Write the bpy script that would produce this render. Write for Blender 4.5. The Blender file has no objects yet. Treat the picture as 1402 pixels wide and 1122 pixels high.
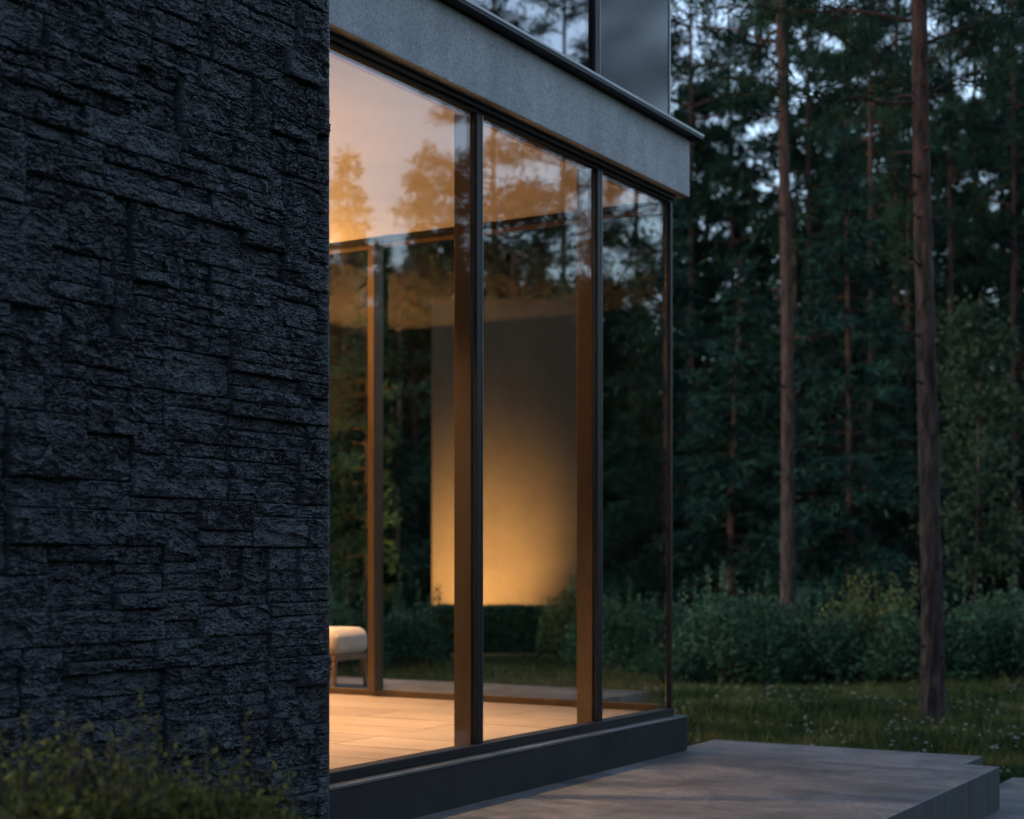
import bpy, math, random
import numpy as np
from mathutils import Matrix, Vector

R = math.radians
scn = bpy.context.scene
COL = scn.collection
# ------------------------------------------------------------------ camera
FPX = 2134.0                       # focal length in photo pixels
HZ = 770.0                         # horizon row in the photo
ZC = 1.48                          # eye height
cam_d = bpy.data.cameras.new("camera"); cam = bpy.data.objects.new("camera", cam_d); COL.objects.link(cam)
cam.location = (0, 0, ZC); cam.rotation_euler = (R(90), 0, 0)
cam_d.sensor_width = 36.0; cam_d.lens = FPX / 1402 * 36
cam_d.shift_y = (HZ - 561.0) / 1402
cam_d.clip_start = 0.05; cam_d.clip_end = 3000
cam_d.dof.use_dof = True; cam_d.dof.focus_distance = 7.0; cam_d.dof.aperture_fstop = 2.1
scn.camera = cam
# ------------------------------------------------------------------ sky, sun, exposure
SUN_EL, SUN_AZ = 3.0, -118.0        # azimuth measured clockwise from +Y
w = bpy.data.worlds.new("World"); scn.world = w; w.use_nodes = True
nt = w.node_tree; nt.nodes.clear()
sky = nt.nodes.new("ShaderNodeTexSky"); sky.sky_type = 'NISHITA'; sky.sun_disc = False
sky.sun_elevation = R(SUN_EL); sky.sun_rotation = R(SUN_AZ)
sky.air_density = 1.0; sky.dust_density = 1.2; sky.ozone_density = 3.2
bg = nt.nodes.new("ShaderNodeBackground"); bg.inputs[1].default_value = 0.15
wo = nt.nodes.new("ShaderNodeOutputWorld")
hs = nt.nodes.new('ShaderNodeHueSaturation'); hs.inputs['Saturation'].default_value = .62; hs.inputs['Hue'].default_value = .498
nt.links.new(sky.outputs[0], hs.inputs['Color']); nt.links.new(hs.outputs[0], bg.inputs[0]); nt.links.new(bg.outputs[0], wo.inputs[0])
sun_d = bpy.data.lights.new("sun", 'SUN'); sun_d.energy = 0.03; sun_d.angle = R(12); sun_d.color = (1.0, 0.86, 0.74)
sun = bpy.data.objects.new("sun", sun_d); COL.objects.link(sun)
sd = Vector((math.sin(R(SUN_AZ)) * math.cos(R(SUN_EL)), math.cos(R(SUN_AZ)) * math.cos(R(SUN_EL)), math.sin(R(SUN_EL))))
sun.rotation_euler = sd.to_track_quat('Z', 'Y').to_euler(); sun.location = (10, -10, 20)
vs = scn.view_settings
vs.view_transform = 'Standard'; vs.look = 'None'; vs.gamma = 1.0; vs.use_curve_mapping = False; vs.exposure = 2.95
cy = scn.cycles
cy.use_denoising = True; cy.max_bounces = 10; cy.transparent_max_bounces = 24; cy.glossy_bounces = 6
cy.caustics_reflective = False; cy.caustics_refractive = False; cy.sample_clamp_indirect = 6.0

# ------------------------------------------------------------------ frames: world <-> house (u along glass front, v into house)
UX, UY = 0.5139, 0.8578
GX, GY = 1.0, 9.93
HOUSE_M = Matrix(((UX, -UY, 0, GX), (UY, UX, 0, GY), (0, 0, 1, 0), (0, 0, 0, 1)))
def world(u, v): return (GX + UX * u - UY * v, GY + UY * u + UX * v)
def local(x, y):
    dx, dy = x - GX, y - GY
    return (dx * UX + dy * UY, -dx * UY + dy * UX)
def at(px, Y): return (px - 701.0) / FPX * Y
def zat(py, Y): return ZC - (py - HZ) / FPX * Y
def u_at(px, v):                   # u of the photo column px on the plane v
    k = (px - 701.0) / FPX
    x0, y0 = world(0, v)
    return (k * y0 - x0) / (UX - k * UY)

# ------------------------------------------------------------------ materials
def mat(name):
    m = bpy.data.materials.new(name); m.use_nodes = True
    nt = m.node_tree; nt.nodes.clear()
    o = nt.nodes.new("ShaderNodeOutputMaterial")
    return m, nt, o
def N(nt, t, **kw):
    n = nt.nodes.new("ShaderNode" + t)
    for k, v in kw.items():
        if k in ("operation", "blend_type", "data_type", "attribute_name", "feature", "distance", "noise_dimensions", "offset", "bands_direction", "wave_type"): setattr(n, k, v)
    return n
def noise(nt, vec, scale, detail=5, rough=.55, dist=0.0):
    n = N(nt, "TexNoise"); n.inputs["Scale"].default_value = scale; n.inputs["Detail"].default_value = detail
    n.inputs["Roughness"].default_value = rough; n.inputs["Distortion"].default_value = dist
    if vec is not None: nt.links.new(vec, n.inputs["Vector"])
    return n.outputs["Fac"]
def coords(nt, scale=(1, 1, 1), kind="Object"):
    t = N(nt, "TexCoord"); m = N(nt, "Mapping"); m.inputs["Scale"].default_value = scale
    nt.links.new(t.outputs[kind], m.inputs[0]); return m.outputs[0]
def ramp(nt, fac, stops):
    r = N(nt, "ValToRGB"); e = r.color_ramp.elements
    while len(e) < len(stops): e.new(0.5)
    for el, (p, c) in zip(e, stops):
        el.position = p; el.color = (c[0], c[1], c[2], 1) if not isinstance(c, (int, float)) else (c, c, c, 1)
    nt.links.new(fac, r.inputs[0]); return r.outputs[0]
def mixc(nt, fac, a, b, bt='MIX'):
    m = N(nt, "Mix", data_type='RGBA', blend_type=bt)
    for i, s in ((0, fac), (6, a), (7, b)):
        if isinstance(s, (int, float)): m.inputs[i].default_value = s
        elif isinstance(s, tuple): m.inputs[i].default_value = (*s, 1)
        else: nt.links.new(s, m.inputs[i])
    return m.outputs[2]
def bsdf(nt, o, color, rough=.6, metal=0, spec=.5, bump=None, bstr=.3, bdist=.01):
    b = N(nt, "BsdfPrincipled")
    if isinstance(color, tuple): b.inputs["Base Color"].default_value = (*color, 1)
    else: nt.links.new(color, b.inputs["Base Color"])
    if isinstance(rough, (int, float)): b.inputs["Roughness"].default_value = rough
    else: nt.links.new(rough, b.inputs["Roughness"])
    b.inputs["Metallic"].default_value = metal; b.inputs["Specular IOR Level"].default_value = spec
    if bump is not None:
        bm_ = N(nt, "Bump"); bm_.inputs["Strength"].default_value = bstr; bm_.inputs["Distance"].default_value = bdist
        nt.links.new(bump, bm_.inputs["Height"]); nt.links.new(bm_.outputs[0], b.inputs["Normal"])
    nt.links.new(b.outputs[0], o.inputs[0]); return b
M = {}
def m_simple(name, ca, cb, scale, rough, metal=0, bstr=.15, bdist=.003, stretch=(1, 1, 1), spec=.5):
    m, nt, o = mat(name); v = coords(nt, stretch)
    n = noise(nt, v, scale, 6, .6)
    c = ramp(nt, n, [(.3, ca), (.7, cb)])
    bsdf(nt, o, c, rough, metal, spec, noise(nt, v, scale * 6, 4), bstr, bdist); M[name] = m
# basalt cladding
m, nt, o = mat("basalt")
v = coords(nt); a = N(nt, "Attribute", attribute_name="tone")
n1 = noise(nt, v, 9, 6, .65); n2 = noise(nt, v, 90, 5, .6)
c = ramp(nt, n1, [(.3, (.0095, .0112, .0138)), (.72, (.035, .040, .048))])
c = mixc(nt, .5, c, ramp(nt, a.outputs["Fac"], [(0, (.0065, .0077, .0092)), (1, (.054, .062, .074))]))
bsdf(nt, o, c, ramp(nt, n2, [(.3, .36), (.7, .62)]), 0, .42, n2, .45, .003); M["basalt"] = m
# cast concrete, light (fascia)
m, nt, o = mat("concrete")
v = coords(nt); n1 = noise(nt, v, 3.0, 5, .6); n2 = noise(nt, v, 55, 6, .7); n3 = noise(nt, v, 26, 3, .5)
c = ramp(nt, n1, [(.28, (.31, .325, .34)), (.72, (.45, .465, .48))])
c = mixc(nt, 1.0, c, ramp(nt, n2, [(.3, .72), (.55, 1.0), (.75, 1.12)]), 'MULTIPLY')
c = mixc(nt, 1.0, c, ramp(nt, n3, [(.24, .6), (.30, 1.0)]), 'MULTIPLY')
c = mixc(nt, 1.0, c, ramp(nt, noise(nt, coords(nt, (1, 1, .55)), 120, 3, .6), [(.36, .66), (.52, 1.0), (.7, 1.1)]), 'MULTIPLY')
c = mixc(nt, 1.0, c, ramp(nt, noise(nt, coords(nt, (2.2, 2.2, .25)), 3, 5, .6), [(.32, .86), (.62, 1.05)]), 'MULTIPLY')
bsdf(nt, o, c, .75, 0, .4, n2, .5, .004); M["concrete"] = m
# plinth concrete, dark
m, nt, o = mat("dark_concrete")
v = coords(nt, (1, 1, .5)); n1 = noise(nt, v, 4.0, 6, .65); n2 = noise(nt, v, 60, 5, .6)
c = ramp(nt, n1, [(.3, (.011, .0115, .013)), (.7, (.026, .027, .029))])
bsdf(nt, o, c, .75, 0, .3, n2, .25, .003); M["dark_concrete"] = m
# paving of deck
m, nt, o = mat("deck_paving")
v = coords(nt); vs_ = coords(nt, (1.6, .45, 1)); n1 = noise(nt, vs_, 1.7, 7, .68, .4); n2 = noise(nt, v, 35, 6, .65); n3 = noise(nt, coords(nt, (6, .9, 1)), 2.2, 5, .6)
c = ramp(nt, n1, [(.32, (.060, .060, .061)), (.5, (.125, .123, .122)), (.68, (.205, .20, .197))])
c = mixc(nt, 1.0, c, ramp(nt, n2, [(.25, .62), (.7, 1.15)]), 'MULTIPLY')
c = mixc(nt, 1.0, c, ramp(nt, noise(nt, v, 2.6, 8, .72, .8), [(.36, .55), (.5, 1.0), (.66, 1.3)]), 'MULTIPLY')
c = mixc(nt, .8, c, ramp(nt, n3, [(.3, .75), (.7, 1.12)]), 'MULTIPLY')
bsdf(nt, o, c, ramp(nt, n1, [(.3, .45), (.7, .7)]), 0, .45, n2, .2, .003); M["deck_paving"] = m
# deck riser, vertical streaks
m, nt, o = mat("deck_riser")
v = coords(nt, (1, 1, .06)); n1 = noise(nt, v, 14, 5, .6)
bsdf(nt, o, ramp(nt, n1, [(.3, (.040, .041, .044)), (.7, (.085, .086, .09))]), .7, 0, .4, n1, .3, .004); M["deck_riser"] = m
m_simple("black_metal", (.008, .008, .009), (.014, .014, .015), 4, .5, .2, .05, spec=.3)
m_simple("brass_metal", (.42, .26, .10), (.52, .33, .14), 4, .5, .4, .05)
m_simple("bronze_metal", (.085, .056, .034), (.135, .092, .057), 3, .42, .55, .05, stretch=(1, 1, .1))
m_simple("grey_metal", (.16, .165, .17), (.24, .245, .25), 3, .35, .8, .05)
m_simple("plaster", (.60, .56, .50), (.68, .64, .58), 2.2, .9, 0, .12)
m_simple("wall_render", (.020, .0145, .0095), (.029, .022, .0145), 1.8, .92, 0, .2)
m_simple("fabric_cream", (.55, .47, .40), (.66, .57, .49), 8, .95, 0, .35, .002)
m_simple("fabric_green", (.030, .040, .026), (.055, .070, .042), 14, .95, 0, .5, .006)
m_simple("wood", (.16, .085, .042), (.28, .16, .085), 6, .5, 0, .2, .002, (1, 1, .12))
m_simple("panel_blue", (.014, .017, .021), (.024, .029, .034), 2.5, .10, 0, .01, spec=.30)
m_simple("room_dark", (.10, .085, .07), (.14, .12, .10), 2, .8, 0, .1)
# interior floor: large stone-look planks
m, nt, o = mat("floor_planks")
v = coords(nt); br = N(nt, "TexBrick"); br.inputs["Scale"].default_value = 1.0
br.inputs["Brick Width"].default_value = 1.5; br.inputs["Row Height"].default_value = .42; br.inputs["Mortar Size"].default_value = .007
br.inputs["Color1"].default_value = (.33, .26, .20, 1); br.inputs["Color2"].default_value = (.46, .37, .29, 1); br.inputs["Mortar"].default_value = (.10, .075, .055, 1)
rt = N(nt, "Mapping"); rt.inputs["Rotation"].default_value = (0, 0, R(90)); nt.links.new(v, rt.inputs[0]); nt.links.new(rt.outputs[0], br.inputs["Vector"])
n1 = noise(nt, coords(nt, (7, .7, 1)), 3, 6, .65, .3)
c = mixc(nt, 1.0, br.outputs[0], ramp(nt, n1, [(.3, .68), (.7, 1.12)]), 'MULTIPLY')
bsdf(nt, o, c, .38, 0, .5, n1, .08, .003); M["floor_planks"] = m
# glass
def m_glass(name, f0, tint):
    m, nt, o = mat(name)
    lw = N(nt, "LayerWeight"); lw.inputs[0].default_value = .5
    p = N(nt, "Math", operation='POWER'); p.inputs[1].default_value = 5; nt.links.new(lw.outputs["Facing"], p.inputs[0])
    ma = N(nt, "Math", operation='MULTIPLY_ADD'); ma.inputs[1].default_value = 1 - f0; ma.inputs[2].default_value = f0
    nt.links.new(p.outputs[0], ma.inputs[0])
    t = N(nt, "BsdfTransparent"); t.inputs[0].default_value = (*tint, 1)
    g = N(nt, "BsdfGlossy"); g.inputs["Roughness"].default_value = .004; g.inputs[0].default_value = (.97, .97, .97, 1)
    mx = N(nt, "MixShader"); nt.links.new(ma.outputs[0], mx.inputs[0]); nt.links.new(t.outputs[0], mx.inputs[1]); nt.links.new(g.outputs[0], mx.inputs[2])
    nt.links.new(mx.outputs[0], o.inputs[0]); M[name] = m
m_glass("glass", .062, (.95, .945, .93))
m_glass("glass_clear", .007, (.95, .95, .94))
m_glass("glass_mirror", .20, (.80, .80, .82))
# foliage
def m_leaf(name, dark, light, rough=.55, spec=.35):
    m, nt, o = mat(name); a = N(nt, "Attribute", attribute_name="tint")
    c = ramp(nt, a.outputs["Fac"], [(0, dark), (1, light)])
    b = bsdf(nt, o, c, rough, 0, spec)
    tr = N(nt, "BsdfTranslucent"); nt.links.new(c, tr.inputs[0])
    mx = N(nt, "MixShader"); mx.inputs[0].default_value = .18
    nt.links.new(b.outputs[0], mx.inputs[1]); nt.links.new(tr.outputs[0], mx.inputs[2]); nt.links.new(mx.outputs[0], o.inputs[0]); M[name] = m
m_leaf("needles", (.0035, .014, .009), (.032, .078, .047), .7, .12)
m_leaf("needles_blue", (.0035, .016, .013), (.028, .084, .064), .7, .12)
m_leaf("leaves_light", (.015, .036, .022), (.045, .078, .036), .6, .2)
m_leaf("hedge_green", (.010, .036, .022), (.070, .155, .085), .6, .18)
m_leaf("hedge_yellow", (.020, .045, .018), (.17, .19, .055), .6, .18)
m_leaf("shrub_olive", (.028, .036, .011), (.19, .185, .045), .6, .2)
m_leaf("grass_blades", (.020, .052, .014), (.15, .155, .052), .7, .2)
m_leaf("petals", (.22, .19, .20), (.46, .44, .43), .7)
# pine bark: grey plates low on the trunk, flaky red higher up
m, nt, o = mat("bark")
t = N(nt, "TexCoord"); sx = N(nt, "SeparateXYZ"); nt.links.new(t.outputs["Object"], sx.inputs[0])
mr = N(nt, "MapRange"); mr.inputs[1].default_value = 1.5; mr.inputs[2].default_value = 5.5; nt.links.new(sx.outputs[2], mr.inputs[0])
v = coords(nt, (1, 1, .22)); n1 = noise(nt, v, 17, 6, .7, .6); n2 = noise(nt, v, 7, 4, .6)
lo = ramp(nt, n1, [(.38, (.007, .006, .006)), (.5, (.034, .026, .023)), (.66, (.085, .066, .058))])
hi = ramp(nt, n1, [(.38, (.010, .006, .005)), (.5, (.042, .023, .017)), (.66, (.088, .047, .036))])
ad = N(nt, "Math", operation='MULTIPLY_ADD'); ad.inputs[1].default_value = .5; nt.links.new(n2, ad.inputs[0]); nt.links.new(mr.outputs[0], ad.inputs[2])
sb = N(nt, "Math", operation='SUBTRACT'); sb.inputs[1].default_value = .25; sb.use_clamp = True; nt.links.new(ad.outputs[0], sb.inputs[0])
bsdf(nt, o, mixc(nt, sb.outputs[0], lo, hi), .85, 0, .3, n1, .8, .02); M["bark"] = m
# ground
m, nt, o = mat("soil")
v = coords(nt); n1 = noise(nt, v, .5, 6, .6); n2 = noise(nt, v, 9, 6, .7)
c = mixc(nt, n2, ramp(nt, n1, [(.3, (.016, .022, .010)), (.7, (.040, .040, .018))]), (.028, .036, .014))
bsdf(nt, o, c, .95, 0, .2, n2, .8, .05); M["soil"] = m

# ------------------------------------------------------------------ mesh helpers
def link(name, me, material=None, parent=None):
    o = bpy.data.objects.new(name, me); COL.objects.link(o)
    if material: me.materials.append(M[material])
    if parent: o.parent = parent
    return o
def tag(o, label=None, cat=None, group=None, kind=None):
    if label: o["label"] = label
    if cat: o["category"] = cat
    if group: o["group"] = group
    if kind: o["kind"] = kind
    return o
def thing(name, label, cat, loc=(0, 0, 0), rz=0, group=None):
    o = bpy.data.objects.new(name, None); COL.objects.link(o); o.empty_display_size = .2
    o.location = loc; o.rotation_euler = (0, 0, rz); return tag(o, label, cat, group)
def npmesh(name, V, F, smooth=False, attrs=None):
    """V (n,3); F (m,k) faces of one size"""
    V = np.ascontiguousarray(V, np.float32); F = np.ascontiguousarray(F, np.int32)
    me = bpy.data.meshes.new(name); k = F.shape[1]; m_ = len(F)
    me.vertices.add(len(V)); me.vertices.foreach_set("co", V.ravel())
    me.loops.add(m_ * k); me.loops.foreach_set("vertex_index", F.ravel())
    me.polygons.add(m_); me.polygons.foreach_set("loop_start", np.arange(0, m_ * k, k, dtype=np.int32))
    me.polygons.foreach_set("use_smooth", np.full(m_, smooth))
    for an, (dom, arr) in (attrs or {}).items():
        at_ = me.attributes.new(an, 'FLOAT', dom); at_.data.foreach_set("value", np.ascontiguousarray(arr, np.float32))
    me.update(calc_edges=True); return me
BOXF = np.array([(0, 3, 2, 1), (4, 5, 6, 7), (0, 1, 5, 4), (1, 2, 6, 5), (2, 3, 7, 6), (3, 0, 4, 7)])
def box_mesh(name, bs):
    V, F = [], []
    for i, (x0, x1, y0, y1, z0, z1) in enumerate(bs):
        V += [(x0, y0, z0), (x1, y0, z0), (x1, y1, z0), (x0, y1, z0), (x0, y0, z1), (x1, y0, z1), (x1, y1, z1), (x0, y1, z1)]
        F.append(BOXF + 8 * i)
    return npmesh(name, np.array(V), np.concatenate(F))
def boxes(name, bs, material, parent=None, bevel=0.0, seg=2):
    o = link(name, box_mesh(name, bs), material, parent)
    if bevel:
        b = o.modifiers.new("bevel", 'BEVEL'); b.width = bevel; b.segments = seg; b.limit_method = 'ANGLE'
    return o
def prism(name, poly, z0, z1, material, parent=None, bevel=0.0):
    n = len(poly); me = bpy.data.meshes.new(name)
    me.from_pydata([(x, y, z0) for x, y in poly] + [(x, y, z1) for x, y in poly], [],
                   [tuple(range(n - 1, -1, -1)), tuple(range(n, 2 * n))] + [(i, (i + 1) % n, n + (i + 1) % n, n + i) for i in range(n)])
    o = link(name, me, material, parent)
    if bevel:
        b = o.modifiers.new("bevel", 'BEVEL'); b.width = bevel; b.segments = 2; b.limit_method = 'ANGLE'
    return o
def tube(P, r, ns=8, wob=None):
    """tube through points P (n,3) with radii r (n,)"""
    P = np.asarray(P, float); r = np.asarray(r, float); n = len(P)
    T = np.gradient(P, axis=0); T /= np.linalg.norm(T, axis=1)[:, None] + 1e-9
    a = np.where(np.abs(T[:, 2:3]) < .9, np.array([[0, 0, 1.]]), np.array([[1., 0, 0]]))
    if abs(T[0, 2]) > .7: a = np.tile([[1., 0, 0]], (n, 1))
    A = np.cross(T, a); A /= np.linalg.norm(A, axis=1)[:, None] + 1e-9; B = np.cross(T, A)
    th = np.linspace(0, 2 * np.pi, ns, endpoint=False)
    rr = r[:, None] * (1 + (wob if wob is not None else 0))
    V = P[:, None, :] + rr[..., None] * (np.cos(th)[None, :, None] * A[:, None, :] + np.sin(th)[None, :, None] * B[:, None, :])
    i = np.arange(n - 1)[:, None] * ns; j = np.arange(ns)[None, :]; j2 = (j + 1) % ns
    F = np.stack([i + j, i + j2, i + ns + j2, i + ns + j], -1).reshape(-1, 4)
    return V.reshape(-1, 3), F
def join(parts):
    V, F, k = [], [], 0
    for v, f in parts: V.append(v); F.append(f + k); k += len(v)
    return np.concatenate(V), np.concatenate(F)
def unit(a): return a / (np.linalg.norm(a, axis=-1, keepdims=True) + 1e-9)
def leaf_geo(c, d, L, W, rng, fold=.25):
    n = len(c); d = unit(d); s = unit(np.cross(d, rng.normal(size=(n, 3)))); up = np.cross(s, d)
    L = np.broadcast_to(L, (n,))[:, None]; W = np.broadcast_to(W, (n,))[:, None]
    mid = c + d * L * .48 + up * W * fold
    V = np.stack([c, mid + s * W * .5, c + d * L, mid - s * W * .5], 1).reshape(-1, 3)
    return V, np.arange(4 * n).reshape(-1, 4)
def h2(x, y, s):
    x = x.astype(np.uint32); y = y.astype(np.uint32)
    h = x * np.uint32(374761393) + y * np.uint32(668265263) + np.uint32((s * 974711 + 1013) & 0xffffffff)
    h = (h ^ (h >> np.uint32(13))) * np.uint32(1274126177)
    h = h ^ (h >> np.uint32(16)); h = h * np.uint32(2246822519); h = h ^ (h >> np.uint32(15))
    return h.astype(np.float64) / 4294967296.0
def perlin(x, y, s=0):
    xi = np.floor(x).astype(np.int64); yi = np.floor(y).astype(np.int64); fx = x - xi; fy = y - yi
    def g(ix, iy, dx, dy):
        a = h2(ix & 0xffffffff, iy & 0xffffffff, s) * 2 * np.pi
        return np.cos(a) * dx + np.sin(a) * dy
    u = fx * fx * fx * (fx * (fx * 6 - 15) + 10); v = fy * fy * fy * (fy * (fy * 6 - 15) + 10)
    a = g(xi, yi, fx, fy); b = g(xi + 1, yi, fx - 1, fy); c = g(xi, yi + 1, fx, fy - 1); d = g(xi + 1, yi + 1, fx - 1, fy - 1)
    return ((a + (b - a) * u) * (1 - v) + (c + (d - c) * u) * v) * 1.5
def fbm(x, y, s, o=4, g=.5):
    t, a = 0, 1.0
    for i in range(o): t = t + a * perlin(x * 2 ** i, y * 2 ** i, s + i * 17); a *= g
    return t

def chips(x, y, s):
    """angular split facets: every jittered cell is a tilted plane"""
    xi = np.floor(x).astype(np.int64); yi = np.floor(y).astype(np.int64); best = np.full(x.shape, 9.0); H_ = np.zeros_like(x)
    for a in (-1, 0, 1):
        for b in (-1, 0, 1):
            ix, iy = (xi + a) & 0xffffffff, (yi + b) & 0xffffffff
            px_ = xi + a + .15 + .7 * h2(ix, iy, s); py_ = yi + b + .15 + .7 * h2(ix, iy, s + 1); dx, dy = x - px_, y - py_
            d = dx * dx + dy * dy; k = d < best
            hh = (h2(ix, iy, s + 2) - .5) + (h2(ix, iy, s + 3) - .5) * 1.3 * dx + (h2(ix, iy, s + 4) - .38) * 2.5 * dy
            H_ = np.where(k, hh, H_); best = np.where(k, d, best)
    return H_

# ================================================================== GROUND
n = 2000
g = link("ground", npmesh("ground", np.array([(-n, -n, 0), (n, -n, 0), (n, n, 0), (-n, n, 0)]), np.array([(0, 1, 2, 3)])), "soil")
tag(g, kind="structure")
def local_obj(o): o.matrix_world = HOUSE_M; return o
D = [(-4.0, .0), (-4.0, -2.0), (.29, -2.0), (.29, -1.79), (.73, -1.79), (.73, .0)]
deck = local_obj(prism("deck", D, .0, .28, "deck_paving", bevel=.006)); tag(deck, kind="structure")
deck.data.materials.append(M["deck_riser"])
for p in deck.data.polygons:
    if abs(p.normal.z) < .5: p.material_index = 1
local_obj(tag(boxes("terrace", [(.02, 1.68, .95, 9.0, .0, .50)], "deck_paving", bevel=.006), kind="structure"))
local_obj(tag(boxes("path", [(-3.0, 1.72, -4.2, -1.74, .0, .03)], "deck_paving", bevel=.004), kind="structure"))

# ================================================================== HOUSE
house = thing("house", "modern two storey house with black stone wall and lit glazed corner room", "house")
house.matrix_world = HOUSE_M
US = u_at(453, -.165)              # far end of the stone wall
FZ, CZ = .53, 3.785                 # inside floor and ceiling
UB = -7.2                          # near end of what is built
# stone cladding: split-face relief, every stone its own set-back, tilt and fracture
def cladding():
    rs = np.random.RandomState(7)
    du, dz = .0043, .0030
    U = np.arange(UB, US + 1e-6, du); U[-1] = US; Z = np.arange(.0, 4.75, dz)
    UU, ZZ = np.meshgrid(U, Z, indexing='ij'); Hh = np.zeros_like(UU); T = np.zeros_like(UU)
    stones = []
    cu, cz = .084, .057                            # cell of the random ashlar packing
    nx, nz_ = int((US - UB) / cu) + 4, int(4.75 / cz) + 3
    busy = np.zeros((nx, nz_), bool); rowz = np.concatenate([[0], np.cumsum(cz * rs.uniform(.78, 1.22, nz_))]); colu = US + .03 - cu * np.arange(nx, -1, -1.0) + rs.uniform(-.02, .02, nx + 1)
    for jz in range(nz_):
        for iu in range(nx):
            if busy[iu, jz]: continue
            hh_ = rs.choice([1, 2, 3, 4], p=[.34, .36, .22, .08]); ww = rs.choice([2, 3, 4, 5, 6, 7]) if hh_ < 4 else rs.choice([3, 4, 5, 6])
            w2 = 0
            while w2 < ww and iu + w2 < nx and not busy[iu + w2, jz]: w2 += 1
            h3 = min(hh_, nz_ - jz); busy[iu:iu + w2, jz:jz + h3] = True
            za, zb, ua, ub = rowz[jz], rowz[jz + h3], colu[iu], colu[iu + w2]
            off = np.clip(rs.normal(0, .0125), -.018, .032)
            if h3 >= 2 and rs.rand() < .30:        # laid as two or three thin ledges
                k = h3 if rs.rand() < .6 else 2; cut = np.linspace(0, 1, k + 1); cut[1:-1] += rs.uniform(-.08, .08, k - 1)
                for q in range(k): stones.append((ua, ub, za + (zb - za) * cut[q], za + (zb - za) * cut[q + 1], off + np.clip(rs.normal(0, .0045), -.008, .010), 1))
            else: stones.append((ua, ub, za, zb, off, 0))
    for (ua, ub, za, zb, off, thin) in stones:
        i0, i1 = np.searchsorted(U, (ua, ub)); j0, j1 = np.searchsorted(Z, (za, zb))
        if i1 <= i0 or j1 <= j0: continue
        x = UU[i0:i1, j0:j1]; y = ZZ[i0:i1, j0:j1]; ox, oy = rs.uniform(0, 90, 2); s = rs.randint(1, 9999)
        wx = x + .030 * perlin(x * 9 + ox, y * 12 + oy, s); wy = y + .018 * perlin(x * 8 + oy, y * 14 + ox, s + 1)
        p = fbm(wx * 6 + ox, wy * 15 + oy, s, 3, .5)
        nl = rs.uniform(2.5, 5); q = (p * .5 + .5) * nl; fr = q - np.floor(q); fr = np.clip((fr - .30) / .34, 0, 1); fr = fr * fr * (3 - 2 * fr)
        terr = (np.floor(q) + fr) / nl - .5
        rg = 1 - np.abs(perlin(wx * 16 + oy, wy * 48 + ox, s + 5)) * 2
        rg2 = 1 - np.abs(perlin(wx * 44 + ox, wy * 95 + oy, s + 6)) * 2
        smoothstone = rs.rand() < .22
        k = .7 if smoothstone else 1.0
        hh = off + rs.normal(0, .05) * (y - (za + zb) / 2) + rs.normal(0, .018) * (x - (ua + ub) / 2)
        hh = hh + k * (.016 * terr + .0030 * rg + .0016 * rg2 + .0125 * chips(wx * 12 + ox, wy * 30 + oy, s + 20) + .0066 * chips(wx * 34 + oy, wy * 70 + ox, s + 40) + .0026 * chips(x * 80 + oy, y * 150 + ox, s + 60)) + .0018 * perlin(x * 110 + ox, y * 150 + oy, s + 8) + .0012 * perlin(x * 190, y * 260, s + 9)
        ex = np.minimum(x - ua, ub - x); ez = np.minimum(y - za, zb - y)
        hh = hh - .014 * np.clip(1 - ex / .0045, 0, 1) - (.007 if thin else .012) * np.clip(1 - ez / .0038, 0, 1)
        e = np.minimum(ex, ez); hh = hh - .005 * np.clip(1 - e / .014, 0, 1) ** 2
        Hh[i0:i1, j0:j1] = hh; T[i0:i1, j0:j1] = np.clip(rs.normal(.45, .22) + .12 * (terr + .3), 0, 1)
    Hh = np.clip(Hh, -.045, .055)
    ed = np.clip((US - U) / .03, 0, 1)[:, None]; Hh = Hh * (.15 + .85 * ed) + .006 * (1 - ed)
    nu, nz = UU.shape
    V = np.stack([UU, -.150 - Hh, ZZ], -1).reshape(-1, 3)
    i = np.arange(nu - 1)[:, None] * nz; j = np.arange(nz - 1)[None, :]
    F = np.stack([i + j, i + nz + j, i + nz + j + 1, i + j + 1], -1).reshape(-1, 4)
    return npmesh("stone_wall", V, F, False, {"tone": ('POINT', T.ravel())})
sw = link("stone_wall", cladding(), "basalt", house)
boxes("wall_core", [(UB, US - .012, -.104, 5.0, .0, 7.6)], "basalt", sw)
boxes("corner_trim", [(US + .001, US + .007, -.152, -.104, .281, 4.75)], "grey_metal", sw)
# plinth and sill
boxes("plinth", [(US - .01, .06, -.10, .12, .27, .490)], "dark_concrete", house, .004)
boxes("plinth", [(-.06, .06, .122, 5.0, .0, .490)], "dark_concrete", house, .004)
boxes("sill", [(US - .01, .065, -.105, .06, .4905, .506)], "grey_metal", house, .003)
# floor slab, ceiling, back walls of the room
boxes("floor", [(US - 1.5, -.05, .06, 5.0, .36, FZ)], "floor_planks", house)
boxes("ceiling", [(US - 1.5, -.04, .05, 5.0, CZ, CZ + .04)], "plaster", house)
boxes("back_wall", [(US - 1.5, -.02, 5.002, 5.15, .3, 4.2)], "room_dark", house)
boxes("side_wall", [(US - 1.6, US - 1.502, .0, 5.0, .3, 4.2)], "room_dark", house)
# fascia and coping
fa = boxes("fascia", [(US - .6, .10, -.10, .30, 3.812, 4.178), (-.30, .10, .302, 5.0, 3.812, 4.178), (US - 1.5, -.302, .302, 5.0, 3.812, 4.178)], "concrete", house, .005)
boxes("coping", [(US - .6, .155, -.170, .34, 4.180, 4.212), (-.34, .155, .342, 5.0, 4.180, 4.212)], "black_metal", fa, .003)
boxes("coping_edge", [(US - .6, .158, -.174, -.171, 4.200, 4.214)], "grey_metal", fa)
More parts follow.
